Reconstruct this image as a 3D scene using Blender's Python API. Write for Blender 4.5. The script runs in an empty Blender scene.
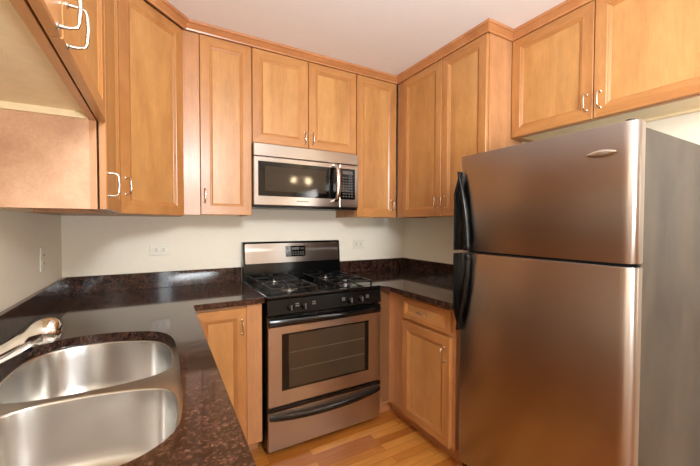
import bpy, bmesh, math, random
from mathutils import Vector, Matrix
random.seed(7)
S = bpy.context.scene
COL = S.collection
PI = math.pi

# ------------------------------------------------------------------ camera
cam_d = bpy.data.cameras.new('camera'); cam_d.sensor_width = 36.0
cam_d.lens = 337.93 / 700 * 36.0; cam_d.clip_start = 0.02
cam = bpy.data.objects.new('camera', cam_d); COL.objects.link(cam)
YAW, PITCH, ROLL = 0.5167, -0.0248, 0.0023
_fw = Vector((math.sin(YAW)*math.cos(PITCH), math.cos(YAW)*math.cos(PITCH), math.sin(PITCH)))
_r = Vector((math.cos(YAW), -math.sin(YAW), 0)); _u = _r.cross(_fw)
_r2 = _r*math.cos(ROLL) + _u*math.sin(ROLL); _u2 = -_r*math.sin(ROLL) + _u*math.cos(ROLL)
cam.matrix_world = Matrix(((_r2.x, _u2.x, -_fw.x, 0.4821), (_r2.y, _u2.y, -_fw.y, -2.5006),
                           (_r2.z, _u2.z, -_fw.z, 1.3224), (0, 0, 0, 1)))
S.camera = cam

# ------------------------------------------------------------------ view, world, light
S.view_settings.view_transform = 'Standard'; S.view_settings.look = 'None'
S.view_settings.gamma = 1.0; S.view_settings.use_curve_mapping = False
S.view_settings.exposure = 0.22
w = bpy.data.worlds.new('world'); S.world = w; w.use_nodes = True
w.node_tree.nodes['Background'].inputs[0].default_value = (0.75, 0.85, 1.0, 1)
w.node_tree.nodes['Background'].inputs[1].default_value = 1.0

def area(name, loc, target, sx, sy, power, col):
    d = bpy.data.lights.new(name, 'AREA'); d.shape = 'RECTANGLE'; d.size = sx; d.size_y = sy
    d.energy = power; d.color = col
    o = bpy.data.objects.new(name, d); COL.objects.link(o); o.location = loc
    o.rotation_euler = (Vector(target)-Vector(loc)).to_track_quat('-Z', 'Y').to_euler()
    return o
area('window_daylight', (0.60, -5.45, 1.5), (0.60, 0, 1.3), 0.2, 1.3, 8, (0.90, 0.98, 1.0))
area('dining_fill', (4.15, -4.3, 1.5), (0.5, -2.0, 1.2), 1.6, 1.4, 20, (0.90, 0.98, 1.0))  # added fill light on the dining side, no window behind it
area('bounced_flash', (0.95, -3.3, 1.30), (1.05, -3.0, 2.6), 0.6, 0.6, 80, (0.90, 0.96, 1.0))
sb = area('flash_softbox', (0.85, -3.5, 2.15), (1.25, 0, 1.65), 0.45, 0.35, 22, (0.90, 0.96, 1.0))

sb.data.spread = math.radians(125)

# ------------------------------------------------------------------ materials
def new_mat(name):
    m = bpy.data.materials.new(name); m.use_nodes = True
    nt = m.node_tree; b = nt.nodes['Principled BSDF']
    return m, nt, b
def lin(c):
    return tuple(((v/255)/12.92 if v/255 <= 0.04045 else ((v/255+0.055)/1.055)**2.4) for v in c) + (1,)
def node(nt, t, **kw):
    n = nt.nodes.new(t)
    for k, v in kw.items(): setattr(n, k, v)
    return n
def coords(nt, scale=(1, 1, 1), rnd=True):
    tc = node(nt, 'ShaderNodeTexCoord'); mp = node(nt, 'ShaderNodeMapping')
    mp.inputs['Scale'].default_value = scale
    if rnd:
        oi = node(nt, 'ShaderNodeObjectInfo'); vm = node(nt, 'ShaderNodeVectorMath', operation='MULTIPLY_ADD')
        nt.links.new(oi.outputs['Random'], vm.inputs[0]); vm.inputs[1].default_value = (7.3, 11.9, 5.1)
        nt.links.new(tc.outputs['Object'], vm.inputs[2]); nt.links.new(vm.outputs[0], mp.inputs['Vector'])
    else:
        nt.links.new(tc.outputs['Object'], mp.inputs['Vector'])
    return mp.outputs[0]
def noise(nt, vec, scale, detail=4, rough=0.55, dist=0.0):
    n = node(nt, 'ShaderNodeTexNoise'); n.inputs['Scale'].default_value = scale
    n.inputs['Detail'].default_value = detail; n.inputs['Roughness'].default_value = rough
    n.inputs['Distortion'].default_value = dist
    nt.links.new(vec, n.inputs['Vector']); return n.outputs[0]
def ramp(nt, fac, stops):
    r = node(nt, 'ShaderNodeValToRGB'); els = r.color_ramp.elements
    while len(els) < len(stops): els.new(0.5)
    for e, (p, c) in zip(els, stops): e.position = p; e.color = c
    nt.links.new(fac, r.inputs[0]); return r.outputs[0]
def mix(nt, a, b, fac, mode='MIX'):
    m = node(nt, 'ShaderNodeMix', data_type='RGBA', blend_type=mode)
    for sock, v in ((m.inputs[0], fac), (m.inputs[6], a), (m.inputs[7], b)):
        if hasattr(v, 'is_output'): nt.links.new(v, sock)
        elif isinstance(v, (int, float)): sock.default_value = v
        else: sock.default_value = v
    return m.outputs[2]
def bump(nt, b, h, strength, dist=0.001):
    n = node(nt, 'ShaderNodeBump'); n.inputs['Strength'].default_value = strength; n.inputs['Distance'].default_value = dist
    nt.links.new(h, n.inputs['Height']); nt.links.new(n.outputs[0], b.inputs['Normal'])

def wood(name, c1, c2, c3, axis='z', rough=0.36, coat=0.25):
    m, nt, b = new_mat(name)
    g = 0.10
    sc = {'z': (1, 1, g), 'x': (g, 1, 1), 'y': (1, g, 1)}[axis]
    v = coords(nt, sc)
    v2 = coords(nt, tuple(0.55 if s == g else 1 for s in sc))
    big = noise(nt, v, 7, 5, 0.6, 0.8)
    mott = noise(nt, v2, 16, 4, 0.6)
    fine = noise(nt, v, 130, 3, 0.6)
    base = ramp(nt, big, [(0.28, lin(c1)), (0.52, lin(c2)), (0.75, lin(c3))])
    r2 = ramp(nt, mott, [(0.3, (0.86, 0.85, 0.82, 1)), (0.7, (1.08, 1.08, 1.06, 1))])
    r3 = ramp(nt, fine, [(0.3, (0.88, 0.86, 0.84, 1)), (0.65, (1.03, 1.03, 1.03, 1))])
    c = mix(nt, mix(nt, base, r2, 0.7, 'MULTIPLY'), r3, 0.7, 'MULTIPLY')
    nt.links.new(c, b.inputs['Base Color'])
    b.inputs['Roughness'].default_value = rough
    b.inputs['Coat Weight'].default_value = coat; b.inputs['Coat Roughness'].default_value = 0.22
    return m
WA, WB, WC = (172, 119, 67), (190, 138, 81), (200, 150, 92)
FA, FB, FC = (164, 107, 58), (183, 127, 73), (194, 140, 85)
M = {}
M['panel'] = wood('maple_panel', WA, WB, WC, 'z')
M['panel_x'] = wood('maple_panel_horizontal', WA, WB, WC, 'x')
M['stile'] = wood('maple_stile', FA, FB, FC, 'z')
M['rail'] = wood('maple_rail', FA, FB, FC, 'x')
M['frame'] = wood('maple_face_frame', (168, 113, 72), (188, 134, 90), (198, 146, 102), 'z')
M['crown'] = wood('stained_molding', (166, 106, 64), (184, 124, 78), (196, 140, 92), 'x', 0.3)
M['side'] = wood('veneer_side', (190, 142, 108), (204, 158, 124), (212, 168, 136), 'x', 0.42, 0.1)
M['side_z'] = wood('veneer_side_vertical', (176, 122, 80), (192, 139, 95), (202, 151, 108), 'z', 0.42, 0.1)

def plain(name, c, rough=0.5, metal=0.0, spec=None, coat=0.0, bmp=None, tone=0.045):
    m, nt, b = new_mat(name)
    v = coords(nt, (1, 1, 1), False)
    n = noise(nt, v, 35, 3)
    cc = lin(c)
    lo = tuple(x*(1-tone) for x in cc[:3]) + (1,); hi = tuple(min(1, x*(1+tone)) for x in cc[:3]) + (1,)
    nt.links.new(ramp(nt, n, [(0.3, lo), (0.7, hi)]), b.inputs['Base Color'])
    b.inputs['Roughness'].default_value = rough; b.inputs['Metallic'].default_value = metal
    b.inputs['Coat Weight'].default_value = coat
    if spec is not None: b.inputs['Specular IOR Level'].default_value = spec
    if bmp: bump(nt, b, noise(nt, v, bmp[0], 3), bmp[1])
    return m
M['melamine'] = plain('cream_melamine', (236, 214, 172), 0.45)
M['wall'] = plain('cream_wall_paint', (241, 231, 212), 0.75, tone=0.012, bmp=(200, 0.04))
M['ceiling'] = plain('white_ceiling_paint', (238, 233, 230), 0.85, tone=0.01, bmp=(200, 0.04))
M['black'] = plain('black_enamel', (11, 11, 11), 0.14)
M['black_satin'] = plain('black_plastic', (11, 10, 9), 0.26, spec=0.3)
M['iron'] = plain('cast_iron', (9, 9, 9), 0.32, bmp=(300, 0.3))
M['dark'] = plain('dark_void', (10, 8, 7), 0.8)
M['chrome'] = plain('chrome', (225, 222, 216), 0.08, 1.0)
M['nickel'] = plain('satin_nickel', (214, 208, 198), 0.22, 1.0)
M['white_plastic'] = plain('white_plastic', (230, 222, 204), 0.35)
M['slot'] = plain('outlet_slot', (60, 55, 48), 0.6)
M['grey_print'] = plain('grey_print', (88, 84, 78), 0.5)
M['rack'] = plain('dim_rack_wire', (88, 74, 58), 0.4)
M['pale_print_glint'] = plain('pale_print_glint', (110, 106, 100), 0.5)  # burner print, also the glint painted on the knob pointers
M['white_paint'] = plain('white_trim_paint', (238, 234, 226), 0.45)
M['burner'] = plain('aluminium_burner', (170, 165, 158), 0.35, 1.0)

def steel(name, c, rough, aniso, streak=(1, 1, 90), bs=0.06, bump_s=0.05):
    m, nt, b = new_mat(name)
    v = coords(nt, streak, False)
    n = noise(nt, v, 6, 4, 0.6)
    cc = lin(c)
    nt.links.new(ramp(nt, n, [(0.3, tuple(x*0.98 for x in cc[:3])+(1,)), (0.7, cc)]), b.inputs['Base Color'])
    b.inputs['Roughness'].default_value = rough
    b.inputs['Metallic'].default_value = 1.0
    b.inputs['Anisotropic'].default_value = aniso
    b.inputs['Anisotropic Rotation'].default_value = 0.25
    if aniso:
        t = node(nt, 'ShaderNodeTangent', direction_type='RADIAL', axis='Z')
        nt.links.new(t.outputs[0], b.inputs['Tangent'])
    return m
M['steel'] = steel('brushed_stainless', (168, 160, 154), 0.28, 0.88)
M['steel_range'] = steel('brushed_stainless_range', (182, 175, 168), 0.28, 0.6)
M['sink_steel'] = steel('sink_stainless', (218, 215, 210), 0.27, 0.85, (1, 1, 40))

def glassy(name, c, rough=0.06):
    m, nt, b = new_mat(name)
    b.inputs['Base Color'].default_value = lin(c); b.inputs['Roughness'].default_value = rough
    b.inputs['Specular IOR Level'].default_value = 0.45
    v = coords(nt, (1, 1, 1), False)
    nt.links.new(ramp(nt, noise(nt, v, 30, 2), [(0.3, lin(c)), (0.8, tuple(x*1.1 for x in lin(c)[:3])+(1,))]), b.inputs['Base Color'])
    return m
M['oven_glass'] = glassy('dark_oven_glass', (62, 50, 37), 0.1)
M['micro_glass'] = glassy('microwave_mesh_glass', (48, 41, 34), 0.07)
M['black_glass'] = glassy('black_glass', (12, 11, 10), 0.05)

def granite():
    m, nt, b = new_mat('polished_brown_granite')
    v = coords(nt, (1, 1, 1), False)
    big = noise(nt, v, 34, 6, 0.7, 0.6)
    mid = noise(nt, v, 150, 5, 0.75)
    vo = node(nt, 'ShaderNodeTexVoronoi'); vo.inputs['Scale'].default_value = 95; nt.links.new(v, vo.inputs['Vector'])
    base = ramp(nt, mid, [(0.38, lin((30, 20, 18))), (0.51, lin((62, 42, 36))), (0.61, lin((102, 70, 56))), (0.74, lin((176, 134, 108)))])
    dark = ramp(nt, big, [(0.40, (0.30, 0.28, 0.28, 1)), (0.62, (1.35, 1.28, 1.2, 1))])
    c = mix(nt, base, dark, 1.0, 'MULTIPLY')
    sp = ramp(nt, vo.outputs['Distance'], [(0.0, lin((112, 78, 62))), (0.30, lin((40, 26, 22)))])
    c = mix(nt, c, sp, 0.22)
    nt.links.new(c, b.inputs['Base Color'])
    b.inputs['Roughness'].default_value = 0.07
    b.inputs['IOR'].default_value = 1.52
    return m
M['granite'] = granite()

def fridge_side():
    m, nt, b = new_mat('grey_textured_side')
    v = coords(nt, (1, 1.6, 0.45), False)
    n = noise(nt, v, 5, 5, 0.6, 0.5)
    nt.links.new(ramp(nt, n, [(0.3, lin((34, 28, 23))), (0.7, lin((78, 68, 57)))]), b.inputs['Base Color'])
    b.inputs['Roughness'].default_value = 0.34; b.inputs['Metallic'].default_value = 0.0; b.inputs['Specular IOR Level'].default_value = 0.35
    v2 = coords(nt, (1, 1, 1), False)
    bump(nt, b, noise(nt, v2, 420, 2), 0.35)
    return m
M['fridge_side'] = fridge_side()

def floor_mat():
    m, nt, b = new_mat('oak_strip_floor')
    tc = node(nt, 'ShaderNodeTexCoord')
    br = node(nt, 'ShaderNodeTexBrick'); br.offset = 0.37; br.offset_frequency = 2; br.squash = 1
    br.inputs['Scale'].default_value = 1.0; br.inputs['Brick Width'].default_value = 0.62
    br.inputs['Row Height'].default_value = 0.057; br.inputs['Mortar Size'].default_value = 0.0008
    br.inputs['Mortar Smooth'].default_value = 0.2
    br.inputs['Color1'].default_value = (0, 0, 0, 1); br.inputs['Color2'].default_value = (1, 1, 1, 1)
    br.inputs['Mortar'].default_value = (0.3, 0.3, 0.3, 1); br.inputs['Bias'].default_value = 0
    nt.links.new(tc.outputs['Object'], br.inputs['Vector'])
    v = coords(nt, (0.10, 1, 1), False)
    vm = node(nt, 'ShaderNodeVectorMath', operation='MULTIPLY_ADD')
    nt.links.new(br.outputs['Color'], vm.inputs[0]); vm.inputs[1].default_value = (5, 9, 3); nt.links.new(v, vm.inputs[2])
    g1 = noise(nt, vm.outputs[0], 18, 5, 0.6, 1.2); g2 = noise(nt, vm.outputs[0], 120, 3, 0.6)
    plank = ramp(nt, br.outputs['Color'], [(0.0, lin((170, 98, 38))), (0.5, lin((194, 124, 52))), (1.0, lin((208, 142, 68)))])
    gr = ramp(nt, g1, [(0.3, (0.74, 0.68, 0.6, 1)), (0.65, (1.05, 1.05, 1.05, 1))])
    g3 = ramp(nt, g2, [(0.3, (0.86, 0.84, 0.8, 1)), (0.65, (1.03, 1.03, 1.03, 1))])
    c = mix(nt, mix(nt, plank, gr, 0.8, 'MULTIPLY'), g3, 0.8, 'MULTIPLY')
    c = mix(nt, c, lin((92, 50, 20)), br.outputs['Fac'])
    nt.links.new(c, b.inputs['Base Color'])
    b.inputs['Roughness'].default_value = 0.28; b.inputs['Coat Weight'].default_value = 0.3
    b.inputs['Coat Roughness'].default_value = 0.15
    return m
M['floor'] = floor_mat()
def emit(name, c, s):
    m, nt, b = new_mat(name)
    b.inputs['Base Color'].default_value = c; b.inputs['Emission Color'].default_value = c
    b.inputs['Emission Strength'].default_value = s
    return m
M['bulb'] = emit('lit_frosted_bulb', (1.0, 0.74, 0.45, 1), 60.0)
M['diffuser'] = emit('lit_diffuser', (1.0, 0.92, 0.82, 1), 3.0)

# ------------------------------------------------------------------ mesh helpers
def B(): return bmesh.new()
def quad(bm, pts, mi=0):
    f = bm.faces.new([bm.verts.new(p) for p in pts]); f.material_index = mi; return f
def box(bm, x0, y0, z0, x1, y1, z1, bev=0.0, mi=0, seg=1):
    x0, x1 = sorted((x0, x1)); y0, y1 = sorted((y0, y1)); z0, z1 = sorted((z0, z1))
    v = [bm.verts.new(p) for p in ((x0,y0,z0),(x1,y0,z0),(x1,y1,z0),(x0,y1,z0),(x0,y0,z1),(x1,y0,z1),(x1,y1,z1),(x0,y1,z1))]
    fs = [bm.faces.new([v[i] for i in q]) for q in ((0,3,2,1),(4,5,6,7),(0,1,5,4),(1,2,6,5),(2,3,7,6),(3,0,4,7))]
    for f in fs: f.material_index = mi
    if bev > 0:
        es = list({e for f in fs for e in f.edges})
        bmesh.ops.bevel(bm, geom=es, offset=bev, segments=seg, affect='EDGES', profile=0.5, material=-1)
    return bm
def loops_bridge(bm, loops, cap0=False, cap1=False, closed=True, mi=0, mis=None):
    vs = [[bm.verts.new(p) for p in L] for L in loops]
    for k in range(len(vs)-1):
        a, b = vs[k], vs[k+1]; n = len(a)
        for i in range(n if closed else n-1):
            j = (i+1) % n
            f = bm.faces.new((a[i], a[j], b[j], b[i])); f.material_index = mis(k, i) if mis else mi
    if cap0: bm.faces.new(list(reversed(vs[0]))).material_index = mi
    if cap1: bm.faces.new(vs[-1]).material_index = mi
    return vs
def tube(bm, pts, r, n=10, cap=True, flat=1.0, mi=0):
    pts = [Vector(p) for p in pts]; loops = []; up = None
    for i, p in enumerate(pts):
        t = (pts[min(i+1, len(pts)-1)] - pts[max(i-1, 0)]).normalized()
        if up is None:
            up = Vector((0, 0, 1)) if abs(t.z) < 0.9 else Vector((1, 0, 0))
        s = t.cross(up).normalized(); up = s.cross(t).normalized()
        rr = r[i] if isinstance(r, (list, tuple)) else r
        loops.append([p + s*math.cos(a)*rr + up*math.sin(a)*rr*flat for a in [2*PI*k/n for k in range(n)]])
    loops_bridge(bm, loops, cap, cap, mi=mi)
def lathe(bm, prof, c, n=24, axis='z', mi=0):
    c = Vector(c); loops = []
    for r, h in prof:
        L = []
        for k in range(n):
            a = 2*PI*k/n
            if axis == 'z': L.append(c + Vector((r*math.cos(a), r*math.sin(a), h)))
            elif axis == 'y': L.append(c + Vector((r*math.cos(a), h, r*math.sin(a))))
            else: L.append(c + Vector((h, r*math.cos(a), r*math.sin(a))))
        loops.append(L)
    loops_bridge(bm, loops, True, True, mi=mi)
def prism(bm, poly, z0, z1, bev=0.0, mi=0):
    a = [bm.verts.new((x, y, z0)) for x, y in poly]; b = [bm.verts.new((x, y, z1)) for x, y in poly]
    n = len(poly); fs = [bm.faces.new(list(reversed(a))), bm.faces.new(b)]
    for i in range(n): fs.append(bm.faces.new((a[i], a[(i+1) % n], b[(i+1) % n], b[i])))
    for f in fs: f.material_index = mi
    if bev:
        es = [e for e in fs[1].edges]
        bmesh.ops.bevel(bm, geom=es, offset=bev, segments=2, affect='EDGES', profile=0.5)
    return fs
def smooth_pts(pts, n=6):
    P = [Vector(p) for p in pts]; out = []
    for i in range(len(P)-1):
        p0 = P[max(i-1, 0)]; p1 = P[i]; p2 = P[i+1]; p3 = P[min(i+2, len(P)-1)]
        for k in range(n):
            t = k/n
            out.append(0.5*((2*p1) + (p2-p0)*t + (2*p0-5*p1+4*p2-p3)*t*t + (-p0+3*p1-3*p2+p3)*t**3))
    out.append(P[-1]); return out
def obj(name, bm, mats, parent=None, world=False, smooth=None, **tags):
    """link a bmesh as one object; world=True: coordinates are world ones, moved into the root's frame"""
    bmesh.ops.recalc_face_normals(bm, faces=bm.faces[:])
    if world and parent is not None:
        root = parent
        while root.parent is not None: root = root.parent
        bmesh.ops.transform(bm, matrix=root.matrix_basis.inverted(), verts=bm.verts[:])
    me = bpy.data.meshes.new(name); bm.to_mesh(me); bm.free()
    for m in (mats if isinstance(mats, list) else [mats]): me.materials.append(M[m])
    if smooth is not None:
        for p in me.polygons: p.use_smooth = True
        try: me.set_sharp_from_angle(angle=math.radians(smooth))
        except Exception: pass
    o = bpy.data.objects.new(name, me); COL.objects.link(o)
    if parent is not None: o.parent = parent
    for k, v in tags.items(): o[k] = v
    return o
def thing(name, label, cat, loc=(0, 0, 0), rz=0, group=None):
    o = bpy.data.objects.new(name, None); COL.objects.link(o)
    o.empty_display_size = 0.1
    o.location = loc; o.rotation_euler = (0, 0, rz)
    o.matrix_basis = Matrix.Translation(loc) @ Matrix.Rotation(rz, 4, 'Z')
    o['label'] = label; o['category'] = cat
    if group: o['group'] = group
    return o
def struct(name, bm, mat):
    return obj(name, bm, mat, kind='structure')

# ------------------------------------------------------------------ room shell
CEIL = 2.475; W = 2.478; WA2 = 2.66; YS = -1.1787; YR = -5.6; XR = 4.3; T = 0.1; YK = -2.45
bm = B(); box(bm, -T, YR-T, -0.08, XR+T, T, 0); struct('floor', bm, 'floor')
bm = B(); box(bm, -T, YR-T, CEIL, XR+T, T, CEIL+0.08); struct('ceiling', bm, 'ceiling')
bm = B(); box(bm, -T, YR, 0, 0, 0, CEIL); struct('wall_left', bm, 'wall')
bm = B(); box(bm, -T, 0, 0, WA2+T, T, CEIL); struct('wall_back', bm, 'wall')
bm = B(); box(bm, W, YS, 0, WA2+T, 0, CEIL); struct('wall_right', bm, 'wall')
bm = B(); box(bm, WA2, YK, 0, WA2+T, YS, CEIL); struct('wall_alcove', bm, 'wall')
bm = B(); box(bm, WA2+T, YK, 0, XR, YK+T, CEIL); struct('wall_dining', bm, 'wall')
bm = B(); box(bm, XR, YR, 0, XR+T, YK+T, CEIL); struct('wall_far_right', bm, 'wall')
bm = B()   # front wall with window opening x .30...90, z .8..2.2
box(bm, -T, YR-T, 0, XR+T, YR, 0.8); box(bm, -T, YR-T, 2.2, XR+T, YR, CEIL)
box(bm, -T, YR-T, 0.8, 0.30, YR, 2.2); box(bm, 0.90, YR-T, 0.8, XR+T, YR, 2.2)
struct('wall_front', bm, 'wall')
bm = B()
for a, b_ in ((0.30, 0.34), (0.86, 0.90)): box(bm, a, YR-0.06, 0.8, b_, YR-0.01, 2.2)
for a, b_ in ((0.8, 0.85), (1.48, 1.52), (2.15, 2.2)): box(bm, 0.34, YR-0.055, a, 0.86, YR-0.015, b_)
struct('window_1', bm, 'white_paint')
bm = B(); box(bm, 0.0, YR, 0, XR, YR+0.012, 0.09); struct('baseboard_front', bm, 'white_paint')

# ------------------------------------------------------------------ cabinet kit (local frame: front looks to -y)
def pull(parent, cx, cz, yf, vertical=True, L=0.076, name='handle'):
    """chrome arched bar pull standing off the front plane y = yf"""
    h = L/2; d = 0.030
    prof = [(-h, 0.0), (-h, -d*0.55), (-h+0.004, -d*0.92), (-h+0.012, -d), (-h*0.35, -d*1.02), (0, -d*1.06), (h*0.35, -d*1.02), (h-0.012, -d), (h-0.004, -d*0.92), (h, -d*0.55), (h, 0.0)]
    rad = [0.0042, 0.0028, 0.0028, 0.0030, 0.0042, 0.0034, 0.0042, 0.0030, 0.0028, 0.0028, 0.0042]
    P = [((cx, yf+y, cz+t) if vertical else (cx+t, yf+y, cz)) for t, y in prof]
    bm = B(); tube(bm, P, rad, 10)
    for s in (-h, h):
        c = (cx, yf, cz+s) if vertical else (cx+s, yf, cz)
        lathe(bm, [(0.0065, 0), (0.0065, -0.002), (0.004, -0.004)], c, 12, 'y')
    return obj(name, bm, 'nickel', parent, smooth=50)
def front(parent, name, x0, x1, z0, z1, yf=0.0, t=0.02, st=0.056, hpos=None, hor=False):
    """door or drawer front: mitred frame with stepped inner moulding, recessed flat panel"""
    prof = [(0.0, t), (0.0, 0.003), (0.003, 0.0), (st-0.004, 0.0), (st, 0.0035), (st+0.003, 0.0035), (st+0.012, 0.0085), (st+0.014, 0.0105)]
    loops = [[(x0+a, yf+d, z0+a), (x1-a, yf+d, z0+a), (x1-a, yf+d, z1-a), (x0+a, yf+d, z1-a)] for a, d in prof]
    bm = B(); loops_bridge(bm, loops, cap0=True, mis=lambda k, i: 1 if i in (0, 2) else 0)
    d = obj(name, bm, ['stile', 'rail'], parent)
    a = st+0.013; bm = B()
    box(bm, x0+a, yf+0.0100, z0+a, x1-a, yf+0.0165, z1-a)
    obj(name+'_panel', bm, 'panel_x' if hor else 'panel', d)
    if hpos: pull(d, hpos[0], hpos[1], yf, vertical=not hor)
    return d
TOPZ = 2.432
def upper(label, loc, rz, width, z0, depth, doors, fills=(), rec=0.02, left_face='side_z', right_face='side_z', nailer=True, stile=0.03, y0=0.022):
    """wall cabinet: loc is the front-left corner of the door plane; doors = (x0,x1,handle_x,handle_z)"""
    t = thing('wall_cabinet', label, 'cabinet', (loc[0], loc[1], z0), rz, 'wall cabinets of the kitchen')
    f = 0.019; H = TOPZ - z0
    bm = B()
    box(bm, 0, y0+f, 0, 0.016, depth, H); obj('side_panel', bm, 'side' if left_face == 'side' else 'side_z', t)
    bm = B(); box(bm, width-0.016, y0+f, 0, width, depth, H); obj('side_panel', bm, right_face, t)
    bm = B(); box(bm, 0.016, y0+f, rec, width-0.016, depth-0.004, rec+0.016)
    box(bm, 0.016, y0+f, H-0.016, width-0.016, depth-0.004, H)
    box(bm, 0.016, depth-0.010, rec+0.016, width-0.016, depth-0.004, H-0.016)
    if nailer: box(bm, 0.016, depth-0.03, 0.0, width-0.016, depth-0.004, rec)
    obj('bottom_panel', bm, 'melamine', t)
    bm = B()
    box(bm, 0, y0, 0, stile, y0+f, H); box(bm, width-stile, y0, 0, width, y0+f, H)
    box(bm, stile, y0, 0, width-stile, y0+f, 0.034, mi=1); box(bm, stile, y0, H-0.04, width-stile, y0+f, H, mi=1)
    xs = [d[0] for d in doors][1:]
    for x in xs: box(bm, x-0.02, y0, 0.034, x+0.02, y0+f, H-0.04)
    for a, b_ in fills: box(bm, a, y0-0.010, 0, b_, y0, H)
    obj('face_frame', bm, ['frame', 'rail'], t)
    for (a, b_, hx, hz, dz0) in doors:
        front(t, 'door', a, b_, dz0-z0, TOPZ-0.004-z0, hpos=(hx, hz-z0))
    return t

ZB = 1.379
# over the sink, left wall
upper('wooden wall cabinet high above the sink with cream underside and two doors', (0.338, -2.29), PI/2, 1.15, 1.655, 0.338-0.003,
      [(0.006, 0.572, 0.535, 1.694, 1.652), (0.576, 1.144, 0.610, 1.694, 1.652)], left_face='side', right_face='melamine', y0=0.026)
# narrow tall, left wall
upper('narrow wooden wall cabinet whose pinkish bare side faces the sink', (0.338, -1.14), PI/2, 0.528, 1.371, 0.338-0.003,
      [(0.002, 0.49, 0.032, 1.456, 1.371)], left_face='side', y0=0.026)
# diagonal corner
def corner_cabinet():
    t = thing('corner_wall_cabinet', 'diagonal wooden wall cabinet filling the corner left of the outlet wall', 'cabinet', (0.0, 0.0, 1.371), 0, 'wall cabinets of the kitchen')
    H = TOPZ-1.371
    bm = B(); prism(bm, [(0.003, -0.003), (0.003, -0.609), (0.312, -0.609), (0.608, -0.313), (0.608, -0.003)], 0.0, H)
    obj('carcass', bm, 'side_z', t)
    q = 1/math.sqrt(2)
    # local door frame
    m = Matrix.Translation((0.330, -0.622, 0)) @ Matrix.Rotation(PI/4, 4, 'Z')
    d = front(t, 'door', 0.004, 0.404, 0.0, H-0.004, hpos=(0.034, 0.130))
    for o in [d]+list(d.children):
        o.data.transform(m)
    return t
corner_cabinet()
upper('tall wooden wall cabinet directly left of the microwave with a filler strip', (0.612, -0.340), 0, 0.389, ZB, 0.337,
      [(0.0905, 0.386, 0.113, 1.492, ZB)], fills=[(0.0, 0.088)], stile=0.02)
upper('short wooden wall cabinet with two doors on top of the microwave', (1.002, -0.340), 0, 0.762, 1.838, 0.337,
      [(0.003, 0.379, 0.352, 1.910, 1.841), (0.383, 0.759, 0.410, 1.910, 1.841)])
upper('tall wooden wall cabinet right of the microwave running into the corner', (1.765, -0.340), 0, 0.372, ZB, 0.337,
      [(0.003, 0.360, 0.322, 1.475, ZB)], fills=[(0.3615, 0.3725)], stile=0.012)
upper('two-door wooden wall cabinet on the right wall beside the refrigerator', (2.138, -0.331), -PI/2, 0.8477, ZB, 0.337,
      [(0.074, 0.487, 0.458, 1.475, ZB), (0.491, 0.844, 0.520, 1.475, ZB)], fills=[(0.0, 0.072)])
upper('wide two-door wooden wall cabinet above the refrigerator', (2.355, -1.181), -PI/2, 0.915, 1.846, 0.302,
      [(0.003, 0.445, 0.418, 1.935, 1.849), (0.449, 0.912, 0.478, 1.935, 1.849)], rec=0.012)

# crown moulding running round the tops of all the cabinets
path = [(0.338, -2.29), (0.338, -0.629), (0.627, -0.340), (2.138, -0.340), (2.138, -1.181), (2.355, -1.181), (2.355, -2.096)]
prof = [(0.0, 2.428), (0.010, 2.428), (0.012, 2.436), (0.034, 2.458), (0.040, 2.460), (0.042, CEIL-0.001), (0.0, CEIL-0.001)]
P = [Vector(p) for p in path]; offs = []
for i, p in enumerate(P):
    def nrm(a, b_):
        d = (b_-a).normalized(); return Vector((d.y, -d.x))
    if i == 0: n = nrm(P[0], P[1])
    elif i == len(P)-1: n = nrm(P[-2], P[-1])
    else:
        a, b_ = nrm(P[i-1], P[i]), nrm(P[i], P[i+1]); n = (a+b_)/(1+a.dot(b_))
    offs.append(n)
bm = B()
loops_bridge(bm, [[(p.x+n.x*d, p.y+n.y*d, z) for d, z in prof] for p, n in zip(P, offs)], True, True)
cr = obj('crown_molding', bm, 'crown')
cr['label'] = 'reddish wooden crown molding between the wall cabinets and the ceiling'; cr['category'] = 'molding'

# ------------------------------------------------------------------ base cabinets
CT = 0.884
def toe(bm, x0, x1, y, d=0.06): box(bm, x0, y+d, 0, x1, y+d+0.015, 0.1)
# left of range
t = thing('base_cabinet', 'lower wooden cabinet with one door left of the oven', 'cabinet', (0.62, -0.62, 0), 0, 'base cabinets of the kitchen')
bm = B(); box(bm, 0.0, 0.04, 0.1, 0.365, 0.615, CT-0.002); obj('carcass', bm, 'side_z', t)
bm = B(); box(bm, -0.038, 0.021, 0.1, 0.290, 0.04, CT-0.002); box(bm, 0.282, 0.006, 0.092, 0.365, 0.04, CT-0.002, 0.001); obj('face_frame', bm, 'frame', t)
front(t, 'door', 0.016, 0.280, 0.095, 0.866, hpos=(0.256, 0.762))
bm = B(); toe(bm, 0.0, 0.365, 0.04); obj('toe_kick', bm, 'crown', t)
# right of range: corner + drawer cabinet
t = thing('base_cabinet', 'lower wooden corner cabinet with a drawer above one door, beside the refrigerator', 'cabinet', (1.845, -0.62, 0), -PI/2, 'base cabinets of the kitchen')
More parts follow.
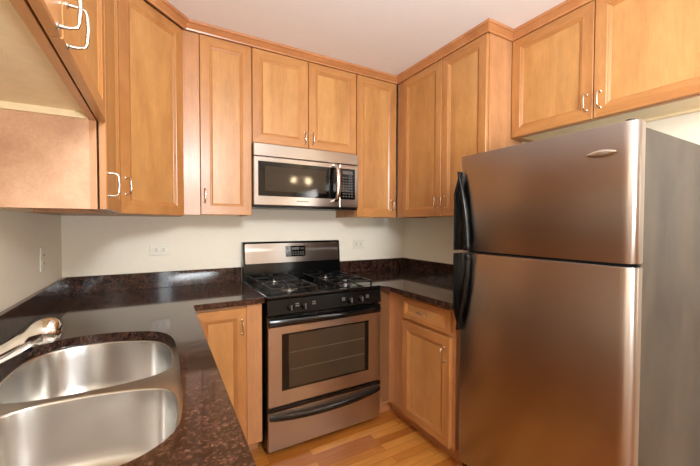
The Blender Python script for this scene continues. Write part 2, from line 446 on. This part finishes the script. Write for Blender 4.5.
# local x -> -y world, local y -> +x world ; origin (1.845,-0.62)
bm = B(); box(bm, 0.0, 0.04, 0.1, 0.60, 0.630, CT-0.002); box(bm, -0.615, -0.070, 0.1, 0.0, 0.630, CT-0.002); obj('carcass', bm, 'side_z', t)
bm = B()
box(bm, 0.0, 0.02, 0.1, 0.165, 0.04, CT-0.002); box(bm, 0.165, 0.02, 0.1, 0.60, 0.04, 0.13, mi=1); box(bm, 0.165, 0.02, 0.855, 0.60, 0.04, CT-0.002, mi=1)
box(bm, 0.165, 0.02, 0.70, 0.568, 0.04, 0.73, mi=1); box(bm, 0.568, 0.02, 0.13, 0.60, 0.04, 0.855)
box(bm, -0.018, -0.072, 0.092, 0.0, 0.04, CT-0.002)
obj('face_frame', bm, ['frame', 'rail'], t)
front(t, 'drawer', 0.165, 0.574, 0.728, 0.862, st=0.030, hpos=(0.362, 0.795), hor=True)
front(t, 'door', 0.165, 0.574, 0.10, 0.708, hpos=(0.538, 0.610))
bm = B(); box(bm, -0.05, 0.075, 0, 0.60, 0.09, 0.1); box(bm, -0.065, -0.070, 0, -0.05, 0.075, 0.1); obj('toe_kick', bm, 'crown', t)
# sink run (seen only as reflections)
t = thing('base_cabinet', 'lower wooden cabinet under the sink on the left wall', 'cabinet', (0.600, -2.28, 0), PI/2, 'base cabinets of the kitchen')
bm = B()
box(bm, 0, 0.04, 0.1, 0.018, 0.595, CT-0.002); box(bm, 1.32, 0.04, 0.1, 1.338, 0.595, CT-0.002); box(bm, 0.018, 0.04, 0.1, 1.32, 0.595, 0.118)
obj('carcass', bm, 'side', t)
bm = B(); box(bm, 0, 0.02, 0.1, 1.66, 0.04, 0.13, mi=1); box(bm, 0, 0.02, 0.85, 1.66, 0.04, CT-0.002, mi=1)
for a in (0, 0.40, 0.83, 1.27): box(bm, a, 0.02, 0.13, a+0.05, 0.04, 0.85)
box(bm, 1.32, 0.02, 0.13, 1.66, 0.04, 0.85)
obj('face_frame', bm, ['frame', 'rail'], t)
front(t, 'door', 0.01, 0.42, 0.11, 0.862, hpos=(0.39, 0.76)); front(t, 'door', 0.43, 0.85, 0.11, 0.862, hpos=(0.82, 0.76)); front(t, 'door', 0.86, 1.30, 0.11, 0.862, hpos=(0.89, 0.76))
bm = B(); toe(bm, 0, 1.66, 0.04); obj('toe_kick', bm, 'crown', t)

# ------------------------------------------------------------------ sink outlines, countertops
def closed_smooth(pts, n=5):
    P = [Vector((x, y, 0)) for x, y in pts]; N = len(P); out = []
    for i in range(N):
        p0, p1, p2, p3 = P[i-1], P[i], P[(i+1) % N], P[(i+2) % N]
        for k in range(n):
            t = k/n
            v = 0.5*((2*p1) + (p2-p0)*t + (2*p0-5*p1+4*p2-p3)*t*t + (-p0+3*p1-3*p2+p3)*t**3)
            out.append((v.x, v.y))
    return out
cut = closed_smooth([(0.094, -1.40), (0.094, -1.20), (0.104, -1.07), (0.150, -0.985), (0.235, -0.958), (0.32, -0.962), (0.41, -0.990),
                     (0.48, -1.035), (0.518, -1.11), (0.531, -1.22), (0.533, -1.36), (0.531, -1.54), (0.527, -1.66), (0.510, -1.75),
                     (0.46, -1.805), (0.39, -1.825), (0.28, -1.83), (0.18, -1.815), (0.122, -1.76), (0.102, -1.65)])
def fill_between(bm, outer, inners, z):
    es = []
    for L in [outer]+inners:
        vs = [bm.verts.new((x, y, z)) for x, y in L]
        es += [bm.edges.new((vs[i], vs[(i+1) % len(vs)])) for i in range(len(vs))]
    bmesh.ops.triangle_fill(bm, use_beauty=True, use_dissolve=False, edges=es)
def slab(poly, inners, z0, z1):
    bm = B(); fill_between(bm, poly, inners, z1)
    g = bmesh.ops.extrude_face_region(bm, geom=bm.faces[:])
    bmesh.ops.translate(bm, vec=(0, 0, z0-z1), verts=[v for v in g['geom'] if isinstance(v, bmesh.types.BMVert)])
    return bm
t = thing('countertop', 'dark brown polished granite countertop holding the sink, left of the oven', 'countertop', (0, 0, CT))
poly = [(0.002, -0.002), (0.998, -0.002), (0.998, -0.630), (0.990, -0.637), (0.640, -0.637), (0.632, -0.645), (0.620, -2.29), (0.612, -2.30), (0.002, -2.30)]
obj('slab', slab(poly, [cut], CT, 0.914), 'granite', t, world=True)
def splash(label, *b):
    bm = B(); box(bm, *b, 0.0015); o = obj('backsplash', bm, 'granite'); o['label'] = label; o['category'] = 'backsplash'; o['group'] = 'granite backsplashes'
splash('dark granite backsplash strip along the left wall behind the faucet', 0.002, -2.30, 0.9145, 0.022, -0.0225, 1.016)
splash('dark granite backsplash strip on the back wall left of the oven', 0.002, -0.022, 0.9145, 0.998, -0.002, 1.016)
t = thing('countertop', 'small dark granite countertop in the corner between oven and refrigerator', 'countertop', (2.1, -0.4, CT))
poly = [(1.771, -0.002), (W-0.002, -0.002), (W-0.002, -1.176), (W-0.012, -1.24), (1.812, -1.24), (1.806, -1.234), (1.808, -0.70), (1.771, -0.645)]
bm = B(); prism(bm, poly, CT, 0.914, 0.002); obj('slab', bm, 'granite', t, world=True)
splash('short dark granite backsplash strip on the back wall right of the oven', 1.771, -0.022, 0.9145, W-0.002, -0.002, 1.016)
splash('dark granite backsplash strip along the right wall beside the refrigerator', W-0.022, -1.176, 0.9145, W-0.002, -0.0225, 1.016)

# ------------------------------------------------------------------ sink
t = thing('kitchen_sink', 'stainless steel double bowl sink set under the granite', 'sink', (0.33, -1.39, 0.70))
b1 = closed_smooth([(0.104, -1.27), (0.103, -1.15), (0.116, -1.06), (0.164, -0.996), (0.24, -0.973), (0.32, -0.975), (0.405, -1.003),
                    (0.468, -1.045), (0.504, -1.115), (0.516, -1.21), (0.513, -1.30), (0.490, -1.355), (0.42, -1.383), (0.32, -1.392), (0.20, -1.385), (0.125, -1.35)])
b2 = closed_smooth([(0.150, -1.62), (0.145, -1.52), (0.160, -1.455), (0.205, -1.428), (0.28, -1.424), (0.36, -1.432), (0.44, -1.452),
                    (0.495, -1.485), (0.515, -1.55), (0.516, -1.64), (0.500, -1.72), (0.455, -1.78), (0.38, -1.805), (0.28, -1.808), (0.19, -1.79), (0.158, -1.72)])
def inset(L, d):
    n = len(L); out = []
    area_ = sum(L[i][0]*L[(i+1) % n][1]-L[(i+1) % n][0]*L[i][1] for i in range(n)); s = 1 if area_ > 0 else -1
    for i in range(n):
        a, b_ = Vector(L[i-1]), Vector(L[(i+1) % n]); tt = (b_-a).normalized()
        out.append((L[i][0]-tt.y*d*s, L[i][1]+tt.x*d*s))
    return out
big = inset(cut, -0.02)
bm = B(); fill_between(bm, big, [inset(b1, -0.004), inset(b2, -0.004)], 0.8825); obj('rim', bm, 'sink_steel', t, world=True)
def bowl(L, cx, cy, zb):
    bm = B(); lp = [[(x, y, 0.8825) for x, y in inset(L, -0.004)], [(x, y, 0.8815) for x, y in inset(L, -0.001)], [(x, y, 0.877) for x, y in L]]
    for d, z in ((0.003, 0.84), (0.008, zb+0.05), (0.014, zb+0.025), (0.026, zb+0.009), (0.044, zb+0.002)):
        lp.append([(x, y, z) for x, y in inset(L, d)])
    for k, z in ((0.6, zb), (0.3, zb-0.002)):
        src = inset(L, 0.044); lp.append([(cx+(x-cx)*k, cy+(y-cy)*k, z) for x, y in src])
    lp.append([(cx+0.045*math.cos(a), cy+0.045*math.sin(a), zb-0.003) for a in [math.atan2(y-cy, x-cx) for x, y in L]])
    loops_bridge(bm, lp, cap1=True)
    o = obj('bowl', bm, 'sink_steel', t, world=True, smooth=60)
    bm = B(); lathe(bm, [(0.042, zb-0.002), (0.042, zb), (0.036, zb+0.001), (0.030, zb-0.004), (0.006, zb-0.004)], (cx, cy, 0), 24)
    obj('drain', bm, 'chrome', o, world=True, smooth=40)
bowl(b1, 0.32, -1.19, 0.70); bowl(b2, 0.33, -1.62, 0.70)

# ------------------------------------------------------------------ faucet
t = thing('faucet', 'chrome kitchen faucet with a slanted pull-out spout behind the sink', 'faucet', (0.070, -1.50, 0.914))
bm = B(); lathe(bm, [(0.030, 0), (0.030, 0.006), (0.025, 0.012), (0.023, 0.05), (0.024, 0.085), (0.018, 0.10), (0.006, 0.106)], (0, 0, 0), 28); obj('body', bm, 'chrome', t, smooth=40)
bm = B()
S0 = [(0.000, 0, 0.055), (0.05, 0, 0.090), (0.09, 0, 0.112), (0.13, 0, 0.134), (0.175, 0, 0.162)]
tube(bm, smooth_pts(S0, 4), [0.018]*6+[0.016]*6+[0.0155]*5, 20); obj('spout', bm, 'chrome', t, smooth=50)
bm = B()
tube(bm, [(0.100, 0, 0.1180), (0.130, 0, 0.1345), (0.150, 0, 0.1460), (0.157, 0, 0.1500), (0.162, 0, 0.1535), (0.167, 0, 0.1565), (0.174, 0, 0.1600), (0.182, 0, 0.1635), (0.191, 0, 0.1665), (0.200, 0, 0.1690), (0.208, 0, 0.1710), (0.214, 0, 0.1722), (0.217, 0, 0.1728)],
     [0.0160, 0.0175, 0.0190, 0.0180, 0.0178, 0.0210, 0.0250, 0.0278, 0.0288, 0.0275, 0.0235, 0.0160, 0.0040], 24)
obj('spray_head', bm, 'chrome', t, smooth=60)
bm = B(); box(bm, 0.150, -0.006, 0.122, 0.166, 0.006, 0.140, 0.003); obj('spray_button', bm, 'black_satin', t)
bm = B(); tube(bm, smooth_pts([(0, 0, 0.10), (-0.005, 0, 0.125), (0.0, 0, 0.15)], 3), 0.009, 12); tube(bm, [(0.0, 0, 0.148), (0.045, 0, 0.165)], [0.008, 0.006], 12); obj('lever', bm, 'chrome', t, smooth=50)

# ------------------------------------------------------------------ gas range
X0 = 1.005; X1 = 1.767; XC = (X0+X1)/2; YF = -0.645
t = thing('gas_range', 'black and stainless freestanding gas range between the lower cabinets', 'oven', (XC, -0.33, 0))
bm = B(); box(bm, X0, YF+0.03, 0.03, X1, -0.012, 0.900, 0.002)
for x in (X0+0.04, X1-0.04):
    for y in (YF+0.07, -0.06): lathe(bm, [(0.016, 0), (0.016, 0.03)], (x, y, 0), 12)
obj('body', bm, 'black', t, world=True)
bm = B(); box(bm, X0-0.003, YF-0.005, 0.902, X1+0.003, -0.075, 0.918, 0.004, seg=2)
box(bm, X0+0.03, YF+0.05, 0.9185, XC-0.05, -0.09, 0.9195); box(bm, XC+0.05, YF+0.05, 0.9185, X1-0.03, -0.09, 0.9195)
obj('cooktop', bm, 'black', t, world=True)
bp = [(XC-0.20, YF+0.155), (XC+0.20, YF+0.155), (XC-0.20, -0.175), (XC+0.20, -0.175)]
for x, y in bp:
    bm = B(); lathe(bm, [(0.055, 0.919), (0.055, 0.923), (0.036, 0.926), (0.034, 0.934), (0.030, 0.936)], (x, y, 0), 24)
    o = obj('burner', bm, 'burner', t, world=True, smooth=35)
    bm = B(); lathe(bm, [(0.034, 0.9365), (0.036, 0.940), (0.034, 0.945), (0.010, 0.946)], (x, y, 0), 24); obj('burner_cap', bm, 'black_satin', o, world=True, smooth=35)
for (x, y) in bp:
    bm = B(); a = 0.125; z = 0.952; hw = 0.0045
    ya, yb = y-0.115, y+0.115; xa, xb = x-a-0.012, x+a+0.012
    for yy in (ya, yb): box(bm, xa, yy-hw, z-0.008, xb, yy+hw, z, 0.001)
    for xx in (xa, xb): box(bm, xx-hw, ya, z-0.008, xx+hw, yb, z, 0.001)
    for sx, sy in ((1, 0), (-1, 0), (0, 1), (0, -1)):
        if sx: box(bm, x+sx*0.035, y-hw, z-0.008, x+sx*(a+0.012), y+hw, z+0.006, 0.001)
        else: box(bm, x-hw, y+sy*0.035, z-0.008, x+hw, y+sy*0.115, z+0.006, 0.001)
    for sx in (-1, 1):
        for sy in (-1, 1): box(bm, x+sx*(a+0.012)-hw, y+sy*0.115-hw, 0.9195, x+sx*(a+0.012)+hw, y+sy*0.115+hw, z)
    obj('grate', bm, 'iron', t, world=True)
bm = B(); loops = []
for x in (X0, X1):
    loops.append([(x, YF+0.030, 0.806), (x, YF-0.004, 0.806), (x, YF-0.014, 0.812), (x, YF-0.006, 0.895), (x, YF+0.004, 0.901), (x, YF+0.030, 0.901)])
loops_bridge(bm, loops, True, True); obj('control_panel', bm, 'black_satin', t, world=True)
for x in (1.138, 1.223, 1.531, 1.610):
    bm = B(); lathe(bm, [(0.021, 0.0), (0.021, -0.006), (0.017, -0.010), (0.0155, -0.022), (0.012, -0.024)], (x, YF-0.011, 0.849), 24, 'y')
    k = obj('knob', bm, 'black_satin', t, world=True, smooth=35)
    bm = B(); box(bm, x-0.0025, YF-0.040, 0.834, x+0.0025, YF-0.034, 0.866, 0.001); obj('pointer_glint', bm, 'pale_print_glint', k, world=True)  # pale colour paints a white glint onto the knob's pointer
for x in (1.180, 1.285, 1.485, 1.662):
    bm = B()
    for dx, dz in ((-0.006, 0), (0.006, 0), (-0.006, 0.012), (0.006, 0.012)): box(bm, x+dx-0.0045, YF-0.0125, 0.852+dz-0.0035, x+dx+0.0045, YF-0.0075, 0.852+dz+0.0035)
    obj('burner_mark', bm, 'pale_print_glint', t, world=True)
# oven door
bm = B(); box(bm, X0+0.003, YF-0.012, 0.288, X1-0.003, YF+0.028, 0.798, 0.004, seg=2)
d = obj('oven_door', bm, 'steel_range', t, world=True)
bm = B(); box(bm, X0+0.004, YF-0.0145, 0.742, X1-0.004, YF-0.010, 0.797, 0.001); obj('door_top_band', bm, 'black', d, world=True)
def bow_handle(z0, z1, sag, out, parent, name, th):
    """black full-width handle; section th tall, bows outwards by out and down by sag in the middle"""
    bm = B(); loops = []; N = 24
    for i in range(N+1):
        u = i/N; x = X0+0.008+(X1-X0-0.020)*u; k = 1-(2*u-1)**2; k = k**0.8
        y = YF-0.013-out*(0.25+0.75*k); z = z0+(z1-z0)*u-sag*k
        h = th/2
        loops.append([(x, YF-0.010-out*k*0.55, z-h*0.8), (x, y, z-h), (x, y-0.006, z-h*0.3), (x, y-0.006, z+h*0.4), (x, y, z+h), (x, YF-0.010-out*k*0.55, z+h*0.8)])
    loops_bridge(bm, loops, True, True)
    return obj(name, bm, 'black', parent, world=True, smooth=50)
bow_handle(0.770, 0.770, 0.0, 0.040, d, 'handle', 0.036)
# oven window
bm = B(); box(bm, 1.086, YF-0.0135, 0.372, 1.672, YF-0.010, 0.700, 0.002); wn = obj('window', bm, 'black_glass', d, world=True)
bm = B(); box(bm, 1.128, YF-0.0142, 0.385, 1.640, YF-0.0130, 0.690); obj('window_pane', bm, 'oven_glass', wn, world=True)
bm = B()
for z in (0.485, 0.585): box(bm, 1.135, YF-0.0147, z, 1.635, YF-0.0138, z+0.005)
obj('oven_rack', bm, 'rack', wn, world=True)
# drawer
bm = B(); box(bm, X0+0.003, YF-0.010, 0.035, X1-0.003, YF+0.028, 0.280, 0.004, seg=2); dr = obj('drawer', bm, 'steel_range', t, world=True)
bm = B(); box(bm, X0+0.003, YF-0.0125, 0.258, X1-0.003, YF-0.006, 0.281, 0.001); obj('drawer_top_band', bm, 'black', dr, world=True)
bow_handle(0.235, 0.235, 0.024, 0.030, dr, 'handle', 0.030)
# backguard
bm = B(); loops = []
for x in (X0-0.003, X1+0.003):
    loops.append([(x, -0.012, 0.902), (x, -0.075, 0.902), (x, -0.070, 1.00), (x, -0.052, 1.186), (x, -0.044, 1.196), (x, -0.012, 1.196)])
loops_bridge(bm, loops, True, True)
bmesh.ops.bevel(bm, geom=[e for e in bm.edges if e.calc_length() > 0.5], offset=0.002, segments=1, affect='EDGES')
bg = obj('backguard', bm, 'black', t, world=True)
def on_guard(bm, x0, x1, z0, z1, o0, o1, r=0.0):
    f = lambda z: -0.070+(z-1.0)*(0.018/0.186)
    pts = []
    cs = [(x0+r, z0+r, PI, 1.5*PI), (x1-r, z0+r, 1.5*PI, 2*PI), (x1-r, z1-r, 0, PI/2), (x0+r, z1-r, PI/2, PI)]
    for cx, cz, a0, a1 in cs:
        for k in range(5 if r else 1):
            a = a0+(a1-a0)*k/4; pts.append((cx+r*math.cos(a), cz+r*math.sin(a)))
    loops_bridge(bm, [[(x, f(z)+o0, z) for x, z in pts], [(x, f(z)+o1, z) for x, z in pts]], True, True)
bm = B(); on_guard(bm, X0+0.010, X1-0.010, 1.040, 1.182, 0.002, -0.0025, 0.010); sp = obj('steel_panel', bm, 'steel_range', bg, world=True)
bm = B(); on_guard(bm, 1.313, 1.470, 1.080, 1.160, -0.002, -0.0045, 0.004); dp = obj('display', bm, 'black_glass', sp, world=True)
bm = B()
for r_, z in enumerate((1.096, 1.112)):
    for c_ in range(7): on_guard(bm, 1.326+c_*0.020, 1.339+c_*0.020, z-0.004, z+0.005, -0.0043, -0.0052)
on_guard(bm, 1.360, 1.420, 1.130, 1.150, -0.0043, -0.0052)
for x in (1.328, 1.436, 1.452): on_guard(bm, x-0.004, x+0.006, 1.133, 1.147, -0.0043, -0.0052)
obj('buttons', bm, 'grey_print', dp, world=True)

# ------------------------------------------------------------------ microwave
mx0, mx1, mz0, mz1, my = 0.999+0.004, 1.764-0.004, 1.4445, 1.834, -0.372
t = thing('microwave', 'stainless over-the-range microwave with black glass door above the oven', 'microwave', ((mx0+mx1)/2, -0.19, mz0))
bm = B(); box(bm, mx0, my+0.03, mz0-0.010, mx1, -0.004, mz1, 0.002)
obj('body', bm, 'black_satin', t, world=True)
bm = B(); box(bm, mx0, my, 1.754, mx1, my+0.028, mz1, 0.004, seg=2); obj('vent_band', bm, 'steel_range', t, world=True)
bm = B(); box(bm, mx0+0.01, my+0.004, mz0-0.016, mx1-0.005, my+0.030, mz0-0.002, 0.002)
for k in range(12): box(bm, mx0+0.05+k*0.055, my+0.06, mz0-0.0125, mx0+0.09+k*0.055, my+0.12, mz0-0.0105)
obj('bottom_grille', bm, 'black_satin', t, world=True)
bm = B(); box(bm, mx0, my, mz0, 1.602, my+0.028, 1.751, 0.004, seg=2); d = obj('door', bm, 'steel_range', t, world=True)
bm = B(); box(bm, 1.030, my-0.0015, 1.503, 1.598, my+0.002, 1.722, 0.001); g = obj('door_glass', bm, 'black_glass', d, world=True)
bm = B(); box(bm, 1.073, my-0.0025, 1.535, 1.500, my-0.001, 1.692); obj('window_mesh', bm, 'micro_glass', g, world=True)
bm = B(); tube(bm, smooth_pts([(1.566, my, 1.488), (1.566, my-0.020, 1.490), (1.567, my-0.044, 1.508), (1.568, my-0.058, 1.560), (1.568, my-0.058, 1.665), (1.567, my-0.044, 1.720), (1.566, my-0.020, 1.738), (1.566, my, 1.740)], 4), 0.016, 16, flat=0.7)
obj('handle', bm, 'nickel', d, world=True, smooth=50)
bm = B(); box(bm, 1.605, my, mz0, mx1, my+0.028, 1.751, 0.004, seg=2); cp = obj('control_panel', bm, 'steel_range', t, world=True)
bm = B(); box(bm, 1.611, my-0.0015, 1.503, 1.733, my+0.002, 1.722, 0.001); kp = obj('keypad', bm, 'black_glass', cp, world=True)
bm = B()
for r_ in range(8):
    for c_ in range(4): box(bm, 1.630+c_*0.023, my-0.0022, 1.520+r_*0.019, 1.643+c_*0.023, my-0.001, 1.527+r_*0.019)
box(bm, 1.630, my-0.0022, 1.682, 1.712, my-0.001, 1.706)
obj('buttons', bm, 'grey_print', kp, world=True)
bm = B()
for k in range(9): box(bm, 1.285+k*0.0095, my-0.0012, 1.472, 1.2915+k*0.0095, my+0.001, 1.480)
obj('wordmark', bm, 'grey_print', d, world=True)

# ------------------------------------------------------------------ refrigerator
fx, fy0, fy1 = 1.840, -1.263, -2.003
t = thing('refrigerator', 'large stainless steel top-freezer refrigerator with grey sides and black handles', 'refrigerator', (2.2, (fy0+fy1)/2, 0))
bm = B(); box(bm, fx+0.062, fy1+0.008, 0.03, fx+0.72, fy0-0.004, 1.655, 0.004, seg=2)
for x in (fx+0.12, fx+0.66):
    for y in (fy0-0.08, fy1+0.08): lathe(bm, [(0.02, 0), (0.02, 0.03)], (x, y, 0), 12)
obj('body', bm, 'fridge_side', t, world=True)
bm = B(); box(bm, fx+0.050, fy1+0.012, 0.10, fx+0.063, fy0-0.012, 1.650); obj('door_gasket', bm, 'dark', t, world=True)
bm = B(); box(bm, fx+0.03, fy1+0.02, 0.02, fx+0.062, fy0-0.02, 0.085, 0.002); obj('toe_grille', bm, 'black_satin', t, world=True)
def fdoor(name, z0, z1):
    r1 = 0.030; bm = B(); pts = [(fx+0.054, fy0), (fx+0.054, fy1)]
    n = 8
    pts = [(fx+0.054, fy0-0.001)]
    for k in range(n+1):
        a = PI/2*k/n; pts.append((fx+0.012-0.012*math.sin(a)*1.0, fy0-0.012+0.012*math.cos(a)))
    m = 10
    for k in range(1, m): pts.append((fx-0.004*math.sin(PI*k/m), fy0-0.012+(fy1+0.045-(fy0-0.012))*k/m))
    for k in range(n+1):
        a = PI/2*k/n; pts.append((fx+0.028-0.028*math.cos(a), fy1+0.045-0.045*math.sin(a)))
    pts.append((fx+0.054, fy1))
    loops = [[(x, y, z) for x, y in pts] for z in (z0+0.003, z1-0.003)]
    c = Vector((fx+0.03, (fy0+fy1)/2))
    ins = [(c.x+(x-c.x)*0.94, c.y+(y-c.y)*0.996) for x, y in pts]
    loops = [[(x, y, z0) for x, y in ins]]+loops+[[(x, y, z1) for x, y in ins]]
    loops_bridge(bm, loops, True, True)
    return obj(name, bm, 'steel', t, world=True, smooth=35)
ZS = 1.187
dt = fdoor('freezer_door', ZS+0.006, 1.670); db = fdoor('refrigerator_door', 0.095, ZS-0.006)
for d, za, zb, sgn in ((dt, 1.592, ZS+0.008, 1), (db, 0.785, ZS-0.008, -1)):
    # edge fin
    bm = B(); loops = []
    N = 14
    for i in range(N+1):
        u = i/N; z = za+(zb-za)*u
        p = min(1.0, 0.25+u*2.6) if u < 0.3 else 1.0
        o = 0.050*p
        loops.append([(fx+0.012, fy0+0.003, z), (fx-o, fy0-0.002, z), (fx-o-0.003, fy0-0.007, z), (fx-o, fy0-0.013, z), (fx+0.004, fy0-0.012, z)])
    loops_bridge(bm, loops, True, True)
    h = obj('handle', bm, 'black_satin', d, world=True, smooth=40)
    bm = B(); pts = []
    for i in range(13):
        u = i/12; z = za+(zb-za)*u; k = math.sin(u*PI/2)**1.0
        pts.append((fx-0.024+0.004*u, fy0-0.006-0.060*k, z))
    tube(bm, pts, [0.006+0.007*min(1, i/4) for i in range(13)], 12, flat=1.0)
    # foot of the bow at the door joint
    zz = zb+0.012*sgn
    box(bm, fx-0.034, fy0-0.079, min(zb, zb+0.03*sgn), fx-0.001, fy0-0.055, max(zb, zb+0.03*sgn), 0.003)
    obj('grip', bm, 'black_satin', h, world=True, smooth=50)
bm = B()   # leaf-shaped badge
pts = []
for k in range(24):
    a = 2*PI*k/24; yy = 0.047*math.cos(a); zz = 0.0125*math.sin(a)*(1-0.35*abs(math.cos(a)))
    pts.append((-1.899-yy, 1.574+zz+0.05*-yy*0))
loops_bridge(bm, [[(fx-0.002, y, z) for y, z in pts], [(fx-0.006, y, z) for y, z in pts], [(fx-0.009, -1.899+(y+1.899)*0.8, 1.574+(z-1.574)*0.6) for y, z in pts]], True, True)
obj('badge', bm, 'nickel', dt, world=True, smooth=50)
bm = B(); lathe(bm, [(0.016, 1.670), (0.016, 1.676), (0.012, 1.679)], (fx+0.034, fy1+0.035, 0), 16); box(bm, fx+0.03, fy1+0.020, 1.671, fx+0.11, fy1+0.050, 1.676, 0.001)
obj('hinge_cap', bm, 'black_satin', t, world=True)

# ------------------------------------------------------------------ wall outlets
def outlet(label, loc, rz, horizontal):
    t = thing('wall_outlet', label, 'outlet', loc, rz, 'white wall outlets')
    w_, h_ = (0.114, 0.070) if horizontal else (0.070, 0.114)
    bm = B(); box(bm, -w_/2, -0.006, -h_/2, w_/2, 0, h_/2, 0.002, seg=2); obj('cover_plate', bm, 'white_plastic', t)
    for s in (-1, 1):
        cx, cz = (s*0.020, 0) if horizontal else (0, s*0.020)
        bm = B(); box(bm, cx-0.014, -0.0085, cz-0.014, cx+0.014, -0.0055, cz+0.014, 0.002); r_ = obj('receptacle', bm, 'white_plastic', t)
        bm = B()
        for q in (-0.006, 0.006):
            a, b_ = (cx, cz+q) if horizontal else (cx+q, cz)
            if horizontal: box(bm, a-0.005, -0.0092, b_-0.0015, a+0.005, -0.0083, b_+0.0015)
            else: box(bm, a-0.0015, -0.0092, b_-0.005, a+0.0015, -0.0083, b_+0.005)
        obj('slots', bm, 'slot', r_)
outlet('white outlet lying sideways on the back wall left of the oven', (0.492, -0.001, 1.157), 0, True)
outlet('white outlet lying sideways on the back wall right of the oven', (1.982, -0.001, 1.153), 0, True)
outlet('upright white outlet on the left wall near the corner', (0.001, -0.390, 1.155), PI/2, False)

# ------------------------------------------------------------------ light fixtures (behind the camera, seen as reflections)
t = thing('chandelier', 'ceiling light with three warm glowing globes', 'light', (3.05, -4.55, CEIL))
bm = B(); lathe(bm, [(0.06, 0), (0.06, -0.02), (0.012, -0.03), (0.010, -0.24), (0.02, -0.26)], (0, 0, 0), 20); obj('stem', bm, 'nickel', t, smooth=40)
for k, dx in enumerate((-0.26, 0.0, 0.10)):
    dy = (0.02, 0.10, -0.10)[k]
    bm = B(); tube(bm, [(0, 0, -0.23), (dx*0.6, dy*0.6, -0.245), (dx, dy, -0.235)], 0.006, 8); a = obj('arm', bm, 'nickel', t)
    bm = B(); lathe(bm, [(0.01, -0.24), (0.03, -0.25), (0.042, -0.28), (0.042, -0.295), (0.03, -0.325), (0.008, -0.335)], (dx, dy, 0), 20); obj('bulb', bm, 'bulb', a, smooth=60)
t = thing('ceiling_light', 'flat rectangular ceiling light over the kitchen floor', 'light', (1.25, -2.75, CEIL))
bm = B(); box(bm, -0.50, -0.30, -0.022, 0.50, 0.30, -0.001, 0.004); obj('housing', bm, 'white_paint', t)
